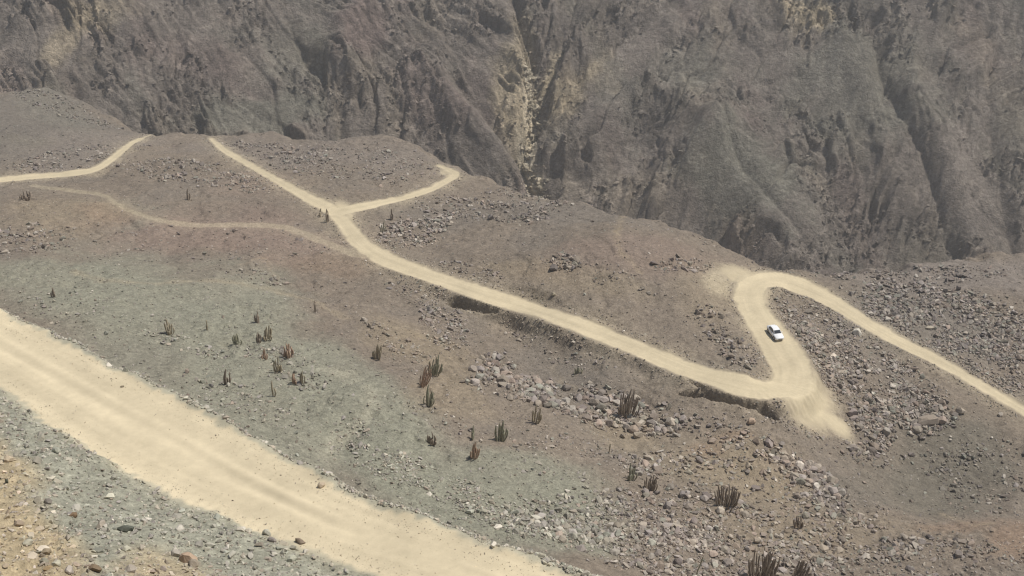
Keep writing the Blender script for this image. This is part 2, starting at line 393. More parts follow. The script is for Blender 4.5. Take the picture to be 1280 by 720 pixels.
WZ = [(wall_blob(a, b, c, d, e), col, st) for a, b, c, d, e, col, st in [
 (640,110,28,70,0,C_WTAN,.75),(662,150,9,80,-3,C(212,198,172),1.0),(690,78,12,34,30,C(190,176,150),.7),(640,120,26,60,0,C_WTAN,.6),(672,215,9,36,0,C(168,158,136),.8),(655,40,14,50,-12,C_WTAN,.6),(700,135,44,14,-38,C_WTAN,.7),(720,100,60,16,-42,C_WTAN,.75),(657,178,12,26,0,C(200,190,168),.85),(688,88,26,8,-55,C(160,146,120),.6),(1010,12,42,24,10,C_WTAN,.95),(90,40,16,70,40,C_WTAN,.6),(130,15,50,24,0,C_WTAN,.5),
 (450,45,40,45,40,C_WRED,.8),(540,130,60,30,40,C_WRED,.5),(320,140,90,32,-8,C_WGREEN,.8),(930,245,90,70,30,C_WGREEN,.8),(1080,110,120,90,0,C_WGREEN,.6),(860,80,60,40,-20,C_WGREEN,.5),(350,60,90,40,0,C_WGREEN,.4),
 (820,150,40,30,-40,C_WDARK,.7),(940,290,70,40,30,C_WDARK,.3),(1150,300,120,40,0,C_WDARK,.35),(690,215,16,30,0,C_WDARK,.6),(740,20,90,20,0,C_WDARK,.4),(250,70,80,30,0,C_WRED,.4),(1130,130,25,8,0,C_WDARK,.7)]]

TRAILS = []
for P_, w_, st, c_ in [([(408,572),(420,548),(448,530),(466,508),(462,486),(440,470),(415,462)], 1.5, .6, C(164,158,138)), ([(425,560),(450,545),(478,520),(480,500)], 1.0, .35, C(100,98,88)),
    ([(92,338),(130,350),(200,354),(290,352),(340,360),(390,375),(430,395)], 1.1, .5, C(160,146,122)), ([(778,270),(770,295),(778,318),(800,338)], .7, .5, C(160,144,118)),
    ([(60,345),(120,365),(170,385)], .8, .3, C(150,146,126)), ([(1180,640),(1215,655),(1240,652)], .5, .5, C(160,145,120)), ([(690,455),(705,478),(735,495),(770,492)], .6, .4, C(156,142,120)),
    ([(600,372),(560,366),(575,388),(600,392),(650,386)], .5, .3, C(150,138,116)), ([(300,330),(330,322),(345,345)], .5, .3, C(158,140,116)), ([(500,410),(560,425),(600,450)], .8, .3, C(160,144,118))]:
    TRAILS.append(([tuple(hit(*p)[:2]) for p in P_], w_, st, c_))
def blendc(col, b, c, st, x, y, seed, ns=17.0):
    q = b(x, y); m = q < 1.7
    if not m.any(): return col
    f = ((1 - sstep(.45, 1.25, q[m] + .34 * fbm(x[m] / ns, y[m] / ns, 4, seed))) * st)[:, None]
    col[m] = col[m] * (1 - f) + c * f
    return col

def ground_colour(x, y, z, fd):
    n = len(x)
    v = fbm(x / 40, y / 40, 4, 101)[:, None]
    col = C_BROWN * np.ones((n, 1)) * (1 + .08 * v)
    g = sstep(0.0, .7, fbm(x / 22, y / 22, 4, 103))[:, None] * .4
    col = col * (1 - g) + C_GREY * g
    for i, (b, c, st) in enumerate(ZB): col = blendc(col, b, c, st, x, y, 110 + i)
    for P_, w_, st, c_ in TRAILS:
        xs = [p[0] for p in P_]; ys = [p[1] for p in P_]
        m = (x > min(xs) - 6) & (x < max(xs) + 6) & (y > min(ys) - 6) & (y < max(ys) + 6)
        if m.any():
            _, dd, _ = poly_dist(x[m] + .7 * noise(x[m] / 3, y[m] / 3, 401), y[m] + .7 * noise(x[m] / 3, y[m] / 3, 402), P_)
            f = (np.exp(-(dd / w_) ** 2) * st * (.7 + .4 * noise(x[m] / 5, y[m] / 5, 403)))[:, None]
            col[m] = col[m] * (1 - f) + c_ * f
    nr = fd['near']
    if nr.any():
        cn = np.ones((nr.sum(), 1)) * C_GGREY
        for i, (b, c, st) in enumerate(NZ): cn = blendc(cn, b, c, st, x[nr] * 1.0, y[nr] * 1.0, 150 + i, 5.0)
        # past the bench edge it turns back into the slope colour
        e = sstep(2, 8, fd['esd'][nr])[:, None]
        col[nr] = cn * (1 - e) + col[nr] * e
    d = fd['dust'][:, None]
    roadc = np.where((fd['rid'] == 1)[:, None], C_ROADL, C_ROAD)
    roadc = roadc * (1 + .05 * fbm(x / 9, y / 9, 3, 105))[:, None]
    cr = fd['cross']; ar = fd['arc']; n1 = (fd['rid'] == 1)
    band = .13 * np.exp(-((cr + .12 + .05 * noise(ar / 9, ar * 0, 406)) / .10) ** 2) + .09 * np.exp(-((cr - .28) / .06) ** 2) - .12 * np.exp(-((cr - .10) / .12) ** 2) - .09 * np.exp(-((cr - .62) / .16) ** 2) - .07 * np.exp(-((cr + .52 + .06 * noise(ar / 11, ar * 0 + 3, 412)) / .08) ** 2)
    band = band * (.7 + 1.1 * noise(ar / 9, cr * 1.5, 407)) + .035 * noise(cr * 5, ar / 14, 408) + .04 * fbm(x / 3.5, y / 3.5, 3, 409)
    band = np.where(n1, band, np.where(fd['rid'] > 0, .05 * noise(cr * 3, ar / 18, 410) - .05 * np.exp(-(cr / .25) ** 2) + .05 * fbm(x / 4, y / 4, 3, 411), 0))
    roadc = roadc * (1 + band)[:, None]
    col = col * (1 - d) + roadc * d
    m = (1 + .10 * fbm(x / 2.1, y / 2.1, 3, 107) * fd['off'] + .03 * fbm(x / 2.1, y / 2.1, 2, 108))[:, None]
    return col * m
def wall_colour(x, y, z, sm, crag):
    n = len(x)
    v = fbm(x / 45, y / 60, 4, 201)[:, None]
    col = C_WALL * np.ones((n, 1)) * (1 + .12 * v)
    for s, c, k in ((203, C_WGREEN, .4), (204, C_WRED, .42), (205, C_WTAN, .2)):
        g = sstep(.05, .75, fbm(x / 34 + .3 * y / 34, y / 48, 4, s))[:, None] * k
        col = col * (1 - g) + c * g
    for i, (b, c, st) in enumerate(WZ): col = blendc(col, b, c, st, x, y, 210 + i)
    cr_ = np.clip(crag, 0, 1)
    m = 1 + (.20 * fbm(x / 5, y / 6, 4, 207, .6)) * (.35 + .65 * cr_) + .22 * cr_ * facets(x / 3.1, y / 3.6, 208, .5, 1.0, .1) + .12 * facets(x / 13, y / 22, 209, .5, .8, .1)
    return col * m[:, None]

from concurrent.futures import ThreadPoolExecutor
POOL = ThreadPoolExecutor(4)
def par(f, *a, n=32):
    """run f over slices of flat arrays, join arrays / tuples / dicts"""
    N = len(a[0]); cuts = np.linspace(0, N, n + 1).astype(int)
    res = list(POOL.map(lambda k: f(*[(v[cuts[k]:cuts[k + 1]] if not isinstance(v, dict) else {q: w_[cuts[k]:cuts[k + 1]] for q, w_ in v.items()}) for v in a]), range(n)))
    def join(r):
        if isinstance(r[0], dict): return {q: np.concatenate([w_[q] for w_ in r]) for q in r[0]}
        if isinstance(r[0], tuple): return tuple(join([w_[i] for w_ in r]) for i in range(len(r[0])))
        return np.concatenate(r)
    return join(res)
# ------------------------------------------------------------------ meshes
def mesh_from(name, V, Fq, col=None, uv=None, mat=None, parent=None, smooth_=True):
    me = bpy.data.meshes.new(name); k = Fq.shape[1]
    me.vertices.add(len(V)); me.vertices.foreach_set('co', np.ascontiguousarray(V, np.float32).ravel())
    me.loops.add(Fq.size); me.loops.foreach_set('vertex_index', np.ascontiguousarray(Fq, np.int32).ravel())
    me.polygons.add(len(Fq)); me.polygons.foreach_set('loop_start', np.arange(0, Fq.size, k, dtype=np.int32))
    me.polygons.foreach_set('use_smooth', np.full(len(Fq), smooth_))
    me.update(calc_edges=True)
    if col is not None:
        a = me.color_attributes.new('tint', 'FLOAT_COLOR', 'POINT')
        a.data.foreach_set('color', (col if col.shape[1] == 4 else np.c_[col, np.zeros(len(col))]).astype(np.float32).ravel())
    if uv is not None:
        a = me.attributes.new('along', 'FLOAT_VECTOR', 'POINT'); a.data.foreach_set('vector', uv.astype(np.float32).ravel())
    o = bpy.data.objects.new(name, me); COL.objects.link(o)
    if mat: me.materials.append(mat)
    if parent: o.parent = parent
    return o
def tag(o, label=None, cat=None, group=None, kind=None):
    if label: o['label'] = label
    if cat: o['category'] = cat
    if group: o['group'] = group
    if kind: o['kind'] = kind
    return o

# ------------------------------------------------------------------ materials
def nodes(name, rough=.95):
    m = bpy.data.materials.new(name); m.use_nodes = True; nt = m.node_tree
    b = nt.nodes['Principled BSDF']; b.inputs['Roughness'].default_value = rough
    b.inputs['Specular IOR Level'].default_value = .15
    return m, nt, b
def NN(nt, t, **k):
    n = nt.nodes.new(t)
    for a, v in k.items():
        if a.startswith('_'): n.inputs[a[1:].replace('_', ' ')].default_value = v
        else: setattr(n, a, v)
    return n
def earth(name, scales, amt, bumps, streak=False, pebble=None):
    """vertex tint x mottling; scales: (noise scale, detail); bumps: (scale, strength)"""
    m, nt, b = nodes(name); L = nt.links.new
    tc = NN(nt, 'ShaderNodeTexCoord'); at = NN(nt, 'ShaderNodeAttribute', attribute_name='tint')
    cur = at.outputs['Color']
    for (s, det), a in zip(scales, amt):
        n = NN(nt, 'ShaderNodeTexNoise', _Scale=s, _Detail=det, _Roughness=.65); L(tc.outputs['Object'], n.inputs['Vector'])
        mr = NN(nt, 'ShaderNodeMapRange', _From_Min=.3, _From_Max=.7, _To_Min=1 - a, _To_Max=1 + a); L(n.outputs['Fac'], mr.inputs['Value'])
        x = NN(nt, 'ShaderNodeVectorMath', operation='SCALE'); L(cur, x.inputs[0]); L(mr.outputs[0], x.inputs['Scale']); cur = x.outputs[0]
    if pebble:
        for sc_, a in pebble:
            v = NN(nt, 'ShaderNodeTexVoronoi', _Scale=sc_); L(tc.outputs['Object'], v.inputs['Vector'])
            sp = NN(nt, 'ShaderNodeSeparateColor'); L(v.outputs['Color'], sp.inputs[0])
            mr = NN(nt, 'ShaderNodeMapRange', _To_Min=1 - a, _To_Max=1 + a); L(sp.outputs[0], mr.inputs['Value'])
            x = NN(nt, 'ShaderNodeVectorMath', operation='SCALE'); L(cur, x.inputs[0]); L(mr.outputs[0], x.inputs['Scale']); cur = x.outputs[0]
    if streak:
        al = NN(nt, 'ShaderNodeAttribute', attribute_name='along')
        mp = NN(nt, 'ShaderNodeMapping'); mp.inputs['Scale'].default_value = (1, .012, 1); L(al.outputs['Vector'], mp.inputs['Vector'])
        n = NN(nt, 'ShaderNodeTexNoise', _Scale=2.6, _Detail=4, _Roughness=.6); L(mp.outputs[0], n.inputs['Vector'])
        mr = NN(nt, 'ShaderNodeMapRange', _From_Min=.3, _From_Max=.7, _To_Min=.955, _To_Max=1.035); L(n.outputs['Fac'], mr.inputs['Value'])
        x = NN(nt, 'ShaderNodeVectorMath', operation='SCALE'); L(cur, x.inputs[0]); L(mr.outputs[0], x.inputs['Scale']); cur = x.outputs[0]
    L(cur, b.inputs['Base Color'])
    soft = NN(nt, 'ShaderNodeMapRange', _To_Min=1.0, _To_Max=.18); L(at.outputs['Alpha'], soft.inputs['Value'])
    prev = None
    for s, st, dist in bumps:
        n = NN(nt, 'ShaderNodeTexNoise', _Scale=s, _Detail=5, _Roughness=.65); L(tc.outputs['Object'], n.inputs['Vector'])
        bp = NN(nt, 'ShaderNodeBump', _Strength=st, _Distance=dist); L(n.outputs['Fac'], bp.inputs['Height'])
        ml = NN(nt, 'ShaderNodeMath', operation='MULTIPLY'); ml.inputs[1].default_value = st; L(soft.outputs[0], ml.inputs[0]); L(ml.outputs[0], bp.inputs['Strength'])
        if prev: L(prev.outputs[0], bp.inputs['Normal'])
        prev = bp
    if prev: L(prev.outputs[0], b.inputs['Normal'])
    return m
M_GROUND = earth('stony_ground', [(.9, 6), (4, 4)], [.16, .14], [(1.2, .7, .5), (5, .7, .16)], pebble=[(3.2, .16), (9, .12)])
M_ROAD = earth('dirt_road', [(.25, 5), (2, 4)], [.05, .05], [(1.5, .25, .2), (8, .3, .05)], streak=True)
M_WALL = earth('rock_face', [(.12, 7), (.5, 6)], [.2, .3], [(.4, .9, 2.2), (1.1, .9, 1.1)], pebble=[(.45, .16), (1.1, .14)])
M_ROCK = earth('rock', [(1.5, 4)], [.12], [(2.5, .5, .15)])

# ------------------------------------------------------------------ terrain grid
def rows(a, b, f):
    o = [a]
    while o[-1] < b: o.append(o[-1] + f(o[-1]))
    return o
def stepf(y):
    if y < 26: return 1.5
    if y < 85: return .17
    if y < 105: return .6
    if y < 385: return .15 + (y - 105) * .0010
    if y < 500: return 3
    return 6
Ya = np.array(rows(-90, 520, stepf))
cen = np.arange(-.50, .5001, .00105)
outp = [.50]
while outp[-1] < 1.05: outp.append(outp[-1] * 1.03 + .001)
outp = np.array(outp[1:])
U = np.r_[-outp[::-1], cen, outp]
def grid(Ys, off_):
    X = U[None, :] * (np.maximum(Ys, -40)[:, None] + off_ + 0 * U[None, :]); Y = np.repeat(Ys[:, None], len(U), 1)
    return X, Y
X, Y = grid(Ya, 58.0)
X = X + 0; nr, nc = X.shape
z, fd = par(terrain, X.ravel(), Y.ravel())
print('terrain', X.shape, round(time.time() - T0, 1))
col = par(ground_colour, X.ravel(), Y.ravel(), z, fd)
col = np.c_[col, np.clip(fd['dust'], 0, 1)]
print('colour', round(time.time() - T0, 1))
V = np.c_[X.ravel(), Y.ravel(), z]
idx = np.arange(nr * nc).reshape(nr, nc)
Q = np.stack([idx[:-1, :-1], idx[:-1, 1:], idx[1:, 1:], idx[1:, :-1]], -1).reshape(-1, 4)
rid = fd['rid']; rq = rid[Q]
fr = np.where((rq > 0).sum(1) >= 3, rq.max(1), 0)
uv = np.c_[fd['cross'], fd['arc'], np.zeros(len(V))]
def sub(name, mask, mat):
    q = Q[mask]; used = np.unique(q); mp = np.full(len(V), -1, np.int64); mp[used] = np.arange(len(used))
    o = mesh_from(name, V[used], mp[q], col[used], uv[used], mat)
    return tag(o, kind='structure')
sub('ground', fr == 0, M_GROUND)
for k, nm in enumerate(['wide_road', 'winding_road', 'spur_road', 'hillside_road', 'faint_track']):
    if (fr == k + 1).any(): sub(nm, fr == k + 1, M_ROAD if k < 4 else M_GROUND)
print('ground', round(time.time() - T0, 1))
Yw = np.array(rows(470, 1010, lambda y: 4 if y < 520 else (.52 if y < 735 else (3 if y < 800 else 10))))
X, Y = grid(Yw, 58.0); nr2, nc2 = X.shape
zw, sm, crag = par(wall, X.ravel(), Y.ravel())
zw = np.maximum(zw, FLOOR - 6)
cw = par(wall_colour, X.ravel(), Y.ravel(), zw, sm, crag)
idx = np.arange(nr2 * nc2).reshape(nr2, nc2)
Qw = np.stack([idx[:-1, :-1], idx[:-1, 1:], idx[1:, 1:], idx[1:, :-1]], -1).reshape(-1, 4)
tag(mesh_from('mountainside', np.c_[X.ravel(), Y.ravel(), zw], Qw, cw, None, M_WALL), kind='structure')
print('wall', X.shape, round(time.time() - T0, 1), 'top', zw.max())
# ------------------------------------------------------------------ rocks
def rock_template(rg, n=15):
    bm = bmesh.new()
    for _ in range(n):
        v = rg.normal(size=3); v /= np.linalg.norm(v); v *= rg.uniform(.72, 1.0)
        v[2] *= .8; bm.verts.new(v)
    r = bmesh.ops.convex_hull(bm, input=bm.verts)
    bmesh.ops.delete(bm, geom=[v for v in bm.verts if not v.link_faces], context='VERTS')
    bmesh.ops.triangulate(bm, faces=bm.faces)
    bm.verts.ensure_lookup_table()
    V_ = np.array([v.co[:] for v in bm.verts]); F_ = np.array([[v.index for v in f.verts] for f in bm.faces])
    bm.free(); return V_, F_
TPL = [rock_template(RNG, n) for n in (9, 10, 11, 12, 12, 13, 14, 15, 10, 11, 18, 20)]

def xform(n, size, rg, flat=(.5, .95)):
    """random rotations and scales as n x 3 x 3"""
    a = rg.uniform(0, 2 * np.pi, n); tx = rg.normal(0, .35, n); ty = rg.normal(0, .35, n)
    sx = size * .5 * rg.uniform(.75, 1.45, n); sy = size * .5 * rg.uniform(.6, 1.05, n); sz = size * .5 * rg.uniform(*flat, n)
    ca, sa = np.cos(a), np.sin(a); M = np.zeros((n, 3, 3))
    Rz = np.stack([np.stack([ca, -sa, 0 * a], -1), np.stack([sa, ca, 0 * a], -1), np.stack([0 * a, 0 * a, 1 + 0 * a], -1)], 1)
    c, s = np.cos(tx), np.sin(tx); Rx = np.stack([np.stack([1 + 0 * c, 0 * c, 0 * c], -1), np.stack([0 * c, c, -s], -1), np.stack([0 * c, s, c], -1)], 1)
    c, s = np.cos(ty), np.sin(ty); Ry = np.stack([np.stack([c, 0 * c, s], -1), np.stack([0 * c, 1 + 0 * c, 0 * c], -1), np.stack([-s, 0 * c, c], -1)], 1)
    S = np.zeros((n, 3, 3)); S[:, 0, 0] = sx; S[:, 1, 1] = sy; S[:, 2, 2] = sz
    return Rz @ Rx @ Ry @ S, sz

# px, py, rx, ry, tilt, rocks per square metre, median size, lightness, phrase
FIELDS = [
 (1085,470,105,48,32, 1.5,.42,1.15,'rock field between sharp bend and right road'),
 (1020,400,60,30,35, 1.0,.36,1.1,'rock field between sharp bend and right road'),
 (1140,520,60,24,-5, .9,.5,1.15,'rock field between sharp bend and right road'),
 (1185,400,125,42,14, 1.5,.42,1.05,'rock field above the road on the right'),
 (1230,455,60,30,25, 1.0,.36,1.05,'rock field above the road on the right'),
 (1150,345,110,14,-3, .6,.4,1.0,'rock field above the road on the right'),
 (520,288,48,20,-18, 1.4,.5,1.15,'rock patch above the winding road right of the junction'),
 (600,262,90,16,3, .5,.45,1.05,'rock patch above the winding road right of the junction'),
 (655,250,60,10,5, .35,.4,1.0,'rock patch above the winding road right of the junction'),
 (702,325,26,13,10, 1.2,.5,1.0,'small outcrop on the smooth hill above the winding road'),
 (590,336,48,8,14, .9,.4,1.0,'small outcrop on the smooth hill above the winding road'),
 (855,330,36,9,5, .7,.45,1.0,'rocks on the hill left of the sharp bend'),
 (885,405,26,26,30, .7,.42,1.05,'rocks on the hill left of the sharp bend'),
 (925,440,30,17,30, 1.0,.42,1.05,'rocks on the hill left of the sharp bend'),
 (770,345,70,14,18, .3,.35,1.0,'rocks on the hill left of the sharp bend'),
 (530,372,50,14,25, .6,.4,1.05,'rocks on the slope under the winding road'),
 (555,405,34,26,40, .8,.45,1.15,'rocks on the slope under the winding road'),
 (620,462,26,18,10, 1.0,.6,1.15,'rocks on the slope under the winding road'),
 (690,430,80,18,20, .45,.4,1.1,'rocks on the slope under the winding road'),
 (720,505,105,19,14, 1.5,.52,1.12,'long band of rubble below the winding road'),
 (800,520,60,20,10, 1.3,.52,1.12,'long band of rubble below the winding road'),
 (640,487,60,12,14, .7,.5,1.1,'long band of rubble below the winding road'),
 (905,540,80,13,20, .7,.42,1.05,'long band of rubble below the winding road'),
 (985,520,60,16,28, .7,.45,1.1,'rubble at the foot of the sharp bend'),
 (1000,590,62,20,25, 1.5,.52,1.15,'rubble at the foot of the sharp bend'),
 (930,565,70,20,8, .5,.45,1.1,'rubble at the foot of the sharp bend'),
 (1080,545,36,20,10, 1.0,.5,1.1,'rubble at the foot of the sharp bend'),
 (780,655,140,34,6, 1.6,.34,1.15,'rubble slope at the bottom right'),
 (860,690,170,34,4, 1.6,.36,1.15,'rubble slope at the bottom right'),
 (860,635,120,18,8, .8,.4,1.1,'rubble slope at the bottom right'),
 (830,580,60,18,0, .5,.45,1.1,'rubble slope at the bottom right'),
 (1040,640,60,16,15, .6,.42,1.1,'rubble slope at the bottom right'),
 (1150,695,150,30,0, .6,.4,1.0,'rubble slope at the bottom right'),
 (1050,690,90,26,0, .6,.4,1.05,'rubble slope at the bottom right'),
 (1150,580,110,14,-12, .35,.4,.95,'rubble slope at the bottom right'),
 (1230,600,60,40,0, .35,.35,.95,'rubble slope at the bottom right'),
 (960,620,150,40,10, .4,.4,1.05,'rubble slope at the bottom right'),
 (720,570,90,30,10, .25,.3,1.1,'pale rubble just beyond the wide road'),
 (565,610,115,20,24, 2.2,.24,1.25,'pale rubble just beyond the wide road'),
 (470,575,70,16,26, 2.0,.22,1.2,'pale rubble just beyond the wide road'),
 (650,650,90,18,20, 1.4,.32,1.2,'pale rubble just beyond the wide road'),
 (440,545,26,22,50, .8,.3,1.2,'pale rubble just beyond the wide road'),
 (355,455,66,22,22, .6,.35,1.1,'stones among the cacti on the left slope'),
 (240,432,52,9,16, .9,.36,1.15,'stones among the cacti on the left slope'),
 (300,500,80,18,22, .6,.3,1.1,'stones among the cacti on the left slope'),
 (500,430,60,12,28, .5,.4,1.05,'stones among the cacti on the left slope'),
 (540,520,70,16,20, .3,.35,1.1,'stones among the cacti on the left slope'),
 (320,345,44,9,8, .5,.4,1.0,'stones on the reddish hill on the left'),
 (35,298,48,15,0, .6,.42,1.0,'stones on the reddish hill on the left'),
 (230,300,200,24,4, .07,.36,1.0,'stones on the reddish hill on the left'),
 (100,195,90,12,-8, .5,.42,1.0,'stones on the far hill at the upper left'),
 (80,135,70,12,20, .4,.45,1.0,'stones on the far hill at the upper left'),
 (250,215,100,14,8, .4,.45,1.05,'stones on the far hill at the upper left'),
 (340,190,70,10,8, .4,.45,1.0,'stones on the far hill at the upper left'),
 (440,205,110,20,5, .28,.42,1.05,'stones on the far hill at the upper left'),
 (110,385,120,30,12, .15,.3,1.1,'stones among the cacti on the left slope'),
]
fx, fy, fs, fl, fk = [], [], [], [], []
phr = sorted(set(f[-1] for f in FIELDS)); 
for (px, py, rx, ry, tl, den, sz, li, ph) in FIELDS:
    if px > 1000 and py < 560: den *= 1.7
    if py > 560 and px > 700: den *= 1.45
    b = blob(px, py, rx, ry, tl); Minv = np.linalg.inv(b.M); area = abs(np.linalg.det(Minv)) * math.pi * 1.5
    n = int(area * den * 2.6); 
    r = np.abs(RNG.normal(0, .62, n)); r = np.minimum(np.sqrt(RNG.random(n)) * 1.15, 1.25) * .75 + r * .25
    a = RNG.uniform(0, 2 * np.pi, n)
    p = Minv @ np.stack([r * np.cos(a), r * np.sin(a)]) + b.c[:, None]
    keep = fbm(p[0] / 7, p[1] / 7, 3, 301) + .25 > RNG.uniform(-.5, .5, n)
    p = p[:, keep]; n = p.shape[1]
    fx.append(p[0]); fy.append(p[1]); fs.append(sz * 1.22 * np.exp(RNG.normal(0, .52, n)).clip(.35, 3.2)); fl.append(np.full(n, li)); fk.append(np.full(n, phr.index(ph)))
# thin scatter everywhere on the shelf
n = 70000; yy = 110 + 270 * RNG.random(n) ** 1.25; xx = RNG.uniform(-.48, .48, n) * (yy + 58)
fx.append(xx); fy.append(yy); fs.append(.21 * np.exp(RNG.normal(0, .5, n)).clip(.4, 4)); fl.append(np.full(n, 1.05)); fk.append(np.full(n, -1))
# the bench by the wide road
n = 70000; yy = RNG.uniform(28, 100, n); xx = RNG.uniform(-.50, .12, n) * (yy + 58)
phr.append('rubble bank below the wide road'); kb = len(phr) - 1
fx.append(xx); fy.append(yy); fs.append(.17 * np.exp(RNG.normal(0, .5, n)).clip(.35, 3.6)); fl.append(np.full(n, 1.12)); fk.append(np.full(n, kb))
# berm of pale stones on the outer edge of the wide road
rd = ROADS['near']; n = 15000; i = RNG.integers(0, len(rd['P']) - 1, n); t = RNG.random(n)
P = rd['P'][i] * (1 - t[:, None]) + rd['P'][i + 1] * t[:, None]; D = rd['P'][i + 1, :2] - rd['P'][i, :2]; D /= np.linalg.norm(D, axis=1)[:, None]
side = np.where(P[:, 1] < 1e9, 1.0, 1.0); offs = rd['hw'][i] - .1 + RNG.random(n) ** 1.3 * 2.4; kk = noise(P[:, 0] / 4, P[:, 1] / 4, 330) + RNG.normal(0, .3, n) > -.15
# the outer side is the one farther from the camera
Nn = np.c_[-D[:, 1], D[:, 0]]; Nn *= np.sign(Nn[:, 1])[:, None]
phr.append('stone berm on the outer edge of the wide road'); ke = len(phr) - 1
fx.append(P[:, 0] + Nn[:, 0] * offs); fy.append(P[:, 1] + Nn[:, 1] * offs); fs.append(np.where(kk, .14, .06) * np.exp(RNG.normal(0, .5, n)).clip(.35, 3.4)); fl.append(np.full(n, 1.18)); fk.append(np.full(n, ke))
n = 5000; i = RNG.integers(0, len(rd['P']) - 1, n); Q_ = rd['P'][i]; D2 = rd['P'][i + 1, :2] - Q_[:, :2]; D2 /= np.linalg.norm(D2, axis=1)[:, None]
o2 = rd['hw'][i] * np.sign(RNG.normal(size=n)) * (1 - np.abs(RNG.normal(0, .25, n)).clip(0, 1)); kr = 99
fx.append(Q_[:, 0] - D2[:, 1] * o2 + RNG.normal(0, .5, n)); fy.append(Q_[:, 1] + D2[:, 0] * o2 + RNG.normal(0, .5, n)); fs.append(.045 * np.exp(RNG.normal(0, .5, n)).clip(.4, 3)); fl.append(np.full(n, .95)); fk.append(np.full(n, -2))
for nm_, ns_ in (('main', 5200), ('branch', 500), ('left', 500)):   # stones pushed off the roads onto their edges
    r_ = ROADS[nm_]; i = RNG.integers(0, len(r_['P']) - 1, ns_); Q_ = r_['P'][i]; D2 = r_['P'][i + 1, :2] - Q_[:, :2]; D2 /= np.linalg.norm(D2, axis=1)[:, None] + 1e-9
    o2 = (r_['hw'][i] + .25 + np.abs(RNG.normal(0, 1.1, ns_))) * np.sign(RNG.normal(size=ns_)); t_ = RNG.normal(0, 1.0, ns_)
    fx.append(Q_[:, 0] - D2[:, 1] * o2 + D2[:, 0] * t_); fy.append(Q_[:, 1] + D2[:, 0] * o2 + D2[:, 1] * t_); fs.append(.24 * np.exp(RNG.normal(0, .5, ns_)).clip(.4, 3)); fl.append(np.full(ns_, 1.1)); fk.append(np.full(ns_, -3))
fx, fy, fs, fl, fk = map(np.concatenate, (fx, fy, fs, fl, fk))
rz, rf = par(terrain, fx, fy)
bench_side = rf['near']; isb = (fk == kb) | (fk == ke)
keep = ((rf['rid'] == 0) | (fk == -2)) & (fk != -99) & ((fk <= -2) | (rf['dust'] < np.where(isb, .8, .5) * RNG.uniform(.4, 1.2, len(fx)))) & (~isb | (bench_side & (rf['esd'] < 3.2))) & (isb | ~bench_side | (fk == -2))
fx, fy, fs, fl, fk, rz = fx[keep], fy[keep], fs[keep], fl[keep], fk[keep], rz[keep]; rf = {k: v[keep] for k, v in rf.items()}
bench_n = (fk == kb)
gc = ground_colour(fx, fy, rz, rf)
dpt = fy * CP - rz * SP
vis = (np.abs(fx / dpt) < .44) & (np.abs((rz * CP + fy * SP) / dpt) < .26)
fs = np.where(rf['dust'] > .08, np.minimum(fs, .6), fs)
for b_, _h in CUTS: fs = np.where(b_(fx, fy) < 1.5, np.minimum(fs, .5), fs)
app = fs / dpt * vis * (fk >= 0)
PAL = np.array([C(150,142,136), C(136,128,124), C(160,150,136), C(140,140,128), C(124,114,110), C(176,168,156), C(146,130,118)])
pc = PAL[RNG.integers(0, len(PAL), len(fx))]
mixk = RNG.uniform(.25, .8, len(fx))[:, None]
rc = (gc * (1 - mixk) + pc * mixk) * (fl * 1.08 * RNG.uniform(.66, 1.25, len(fx)))[:, None]
sp = RNG.random(len(fx)) < .03; rc[sp] *= 1.35
order = np.argsort(-app); NB = 262
big = order[:NB]; small = order[NB:]
def build_rocks(name, ids, xs, ys, zs, ss, cs, mat, flat=(.5, .95)):
    M, sz = xform(len(ids), ss[ids], RNG, flat); tp = RNG.integers(0, len(TPL), len(ids)); VV, FF, CC = [], [], []; o = 0
    for k, (tv, tf) in enumerate(TPL):
        s_ = np.where(tp == k)[0]
        if not len(s_): continue
        g = ids[s_]; v = np.einsum('nij,vj->nvi', M[s_], tv) + np.stack([xs[g], ys[g], zs[g] + .45 * sz[s_]], -1)[:, None]
        VV.append(v.reshape(-1, 3)); FF.append((tf[None] + (np.arange(len(s_)) * len(tv))[:, None, None] + o).reshape(-1, 3))
        CC.append(np.repeat(cs[g], len(tv), 0)); o += len(s_) * len(tv)
    return mesh_from(name, np.concatenate(VV), np.concatenate(FF), np.concatenate(CC), None, mat, None, False)
ob = build_rocks('rubble', small, fx, fy, rz, fs, rc, M_ROCK); tag(ob, kind='stuff')
print('rubble', len(small), round(time.time() - T0, 1))
# talus and blocks on the far mountainside
n = 34000; yy = RNG.uniform(540, 730, n); xx = RNG.uniform(-.5, .5, n) * (yy + 58)
wz, wsm, wcr = par(wall, xx, yy); k = (wcr * (1 - wsm) + .12 * noise(xx / 9, yy / 9, 320)) > RNG.uniform(.25, 1.2, n); xx, yy, wz = xx[k], yy[k], wz[k]
wc = wall_colour(xx, yy, wz, wsm[k], wcr[k]) * RNG.uniform(.9, 1.28, len(xx))[:, None]; ws = 1.35 * np.exp(RNG.normal(0, .5, len(xx))).clip(.4, 3.2)
gp = np.array([wall_pt(*p) for p in [(676,256),(672,215),(655,178),(668,140),(664,105),(660,80)]]); n = 800; i = RNG.integers(0, 5, n); t = RNG.random(n)
gx_ = gp[i, 0] * (1 - t) + gp[i + 1, 0] * t + RNG.normal(0, 2.2, n); gy_ = gp[i, 1] * (1 - t) + gp[i + 1, 1] * t + RNG.normal(0, 2, n)
xx = np.r_[xx, gx_]; yy = np.r_[yy, gy_]; wz = np.r_[wz, wall(gx_, gy_)[0]]; wc = np.r_[wc, C(200,188,164) * RNG.uniform(.65, 1.1, n)[:, None]]; ws = np.r_[ws, 1.9 * np.exp(RNG.normal(0, .6, n)).clip(.4, 3)]
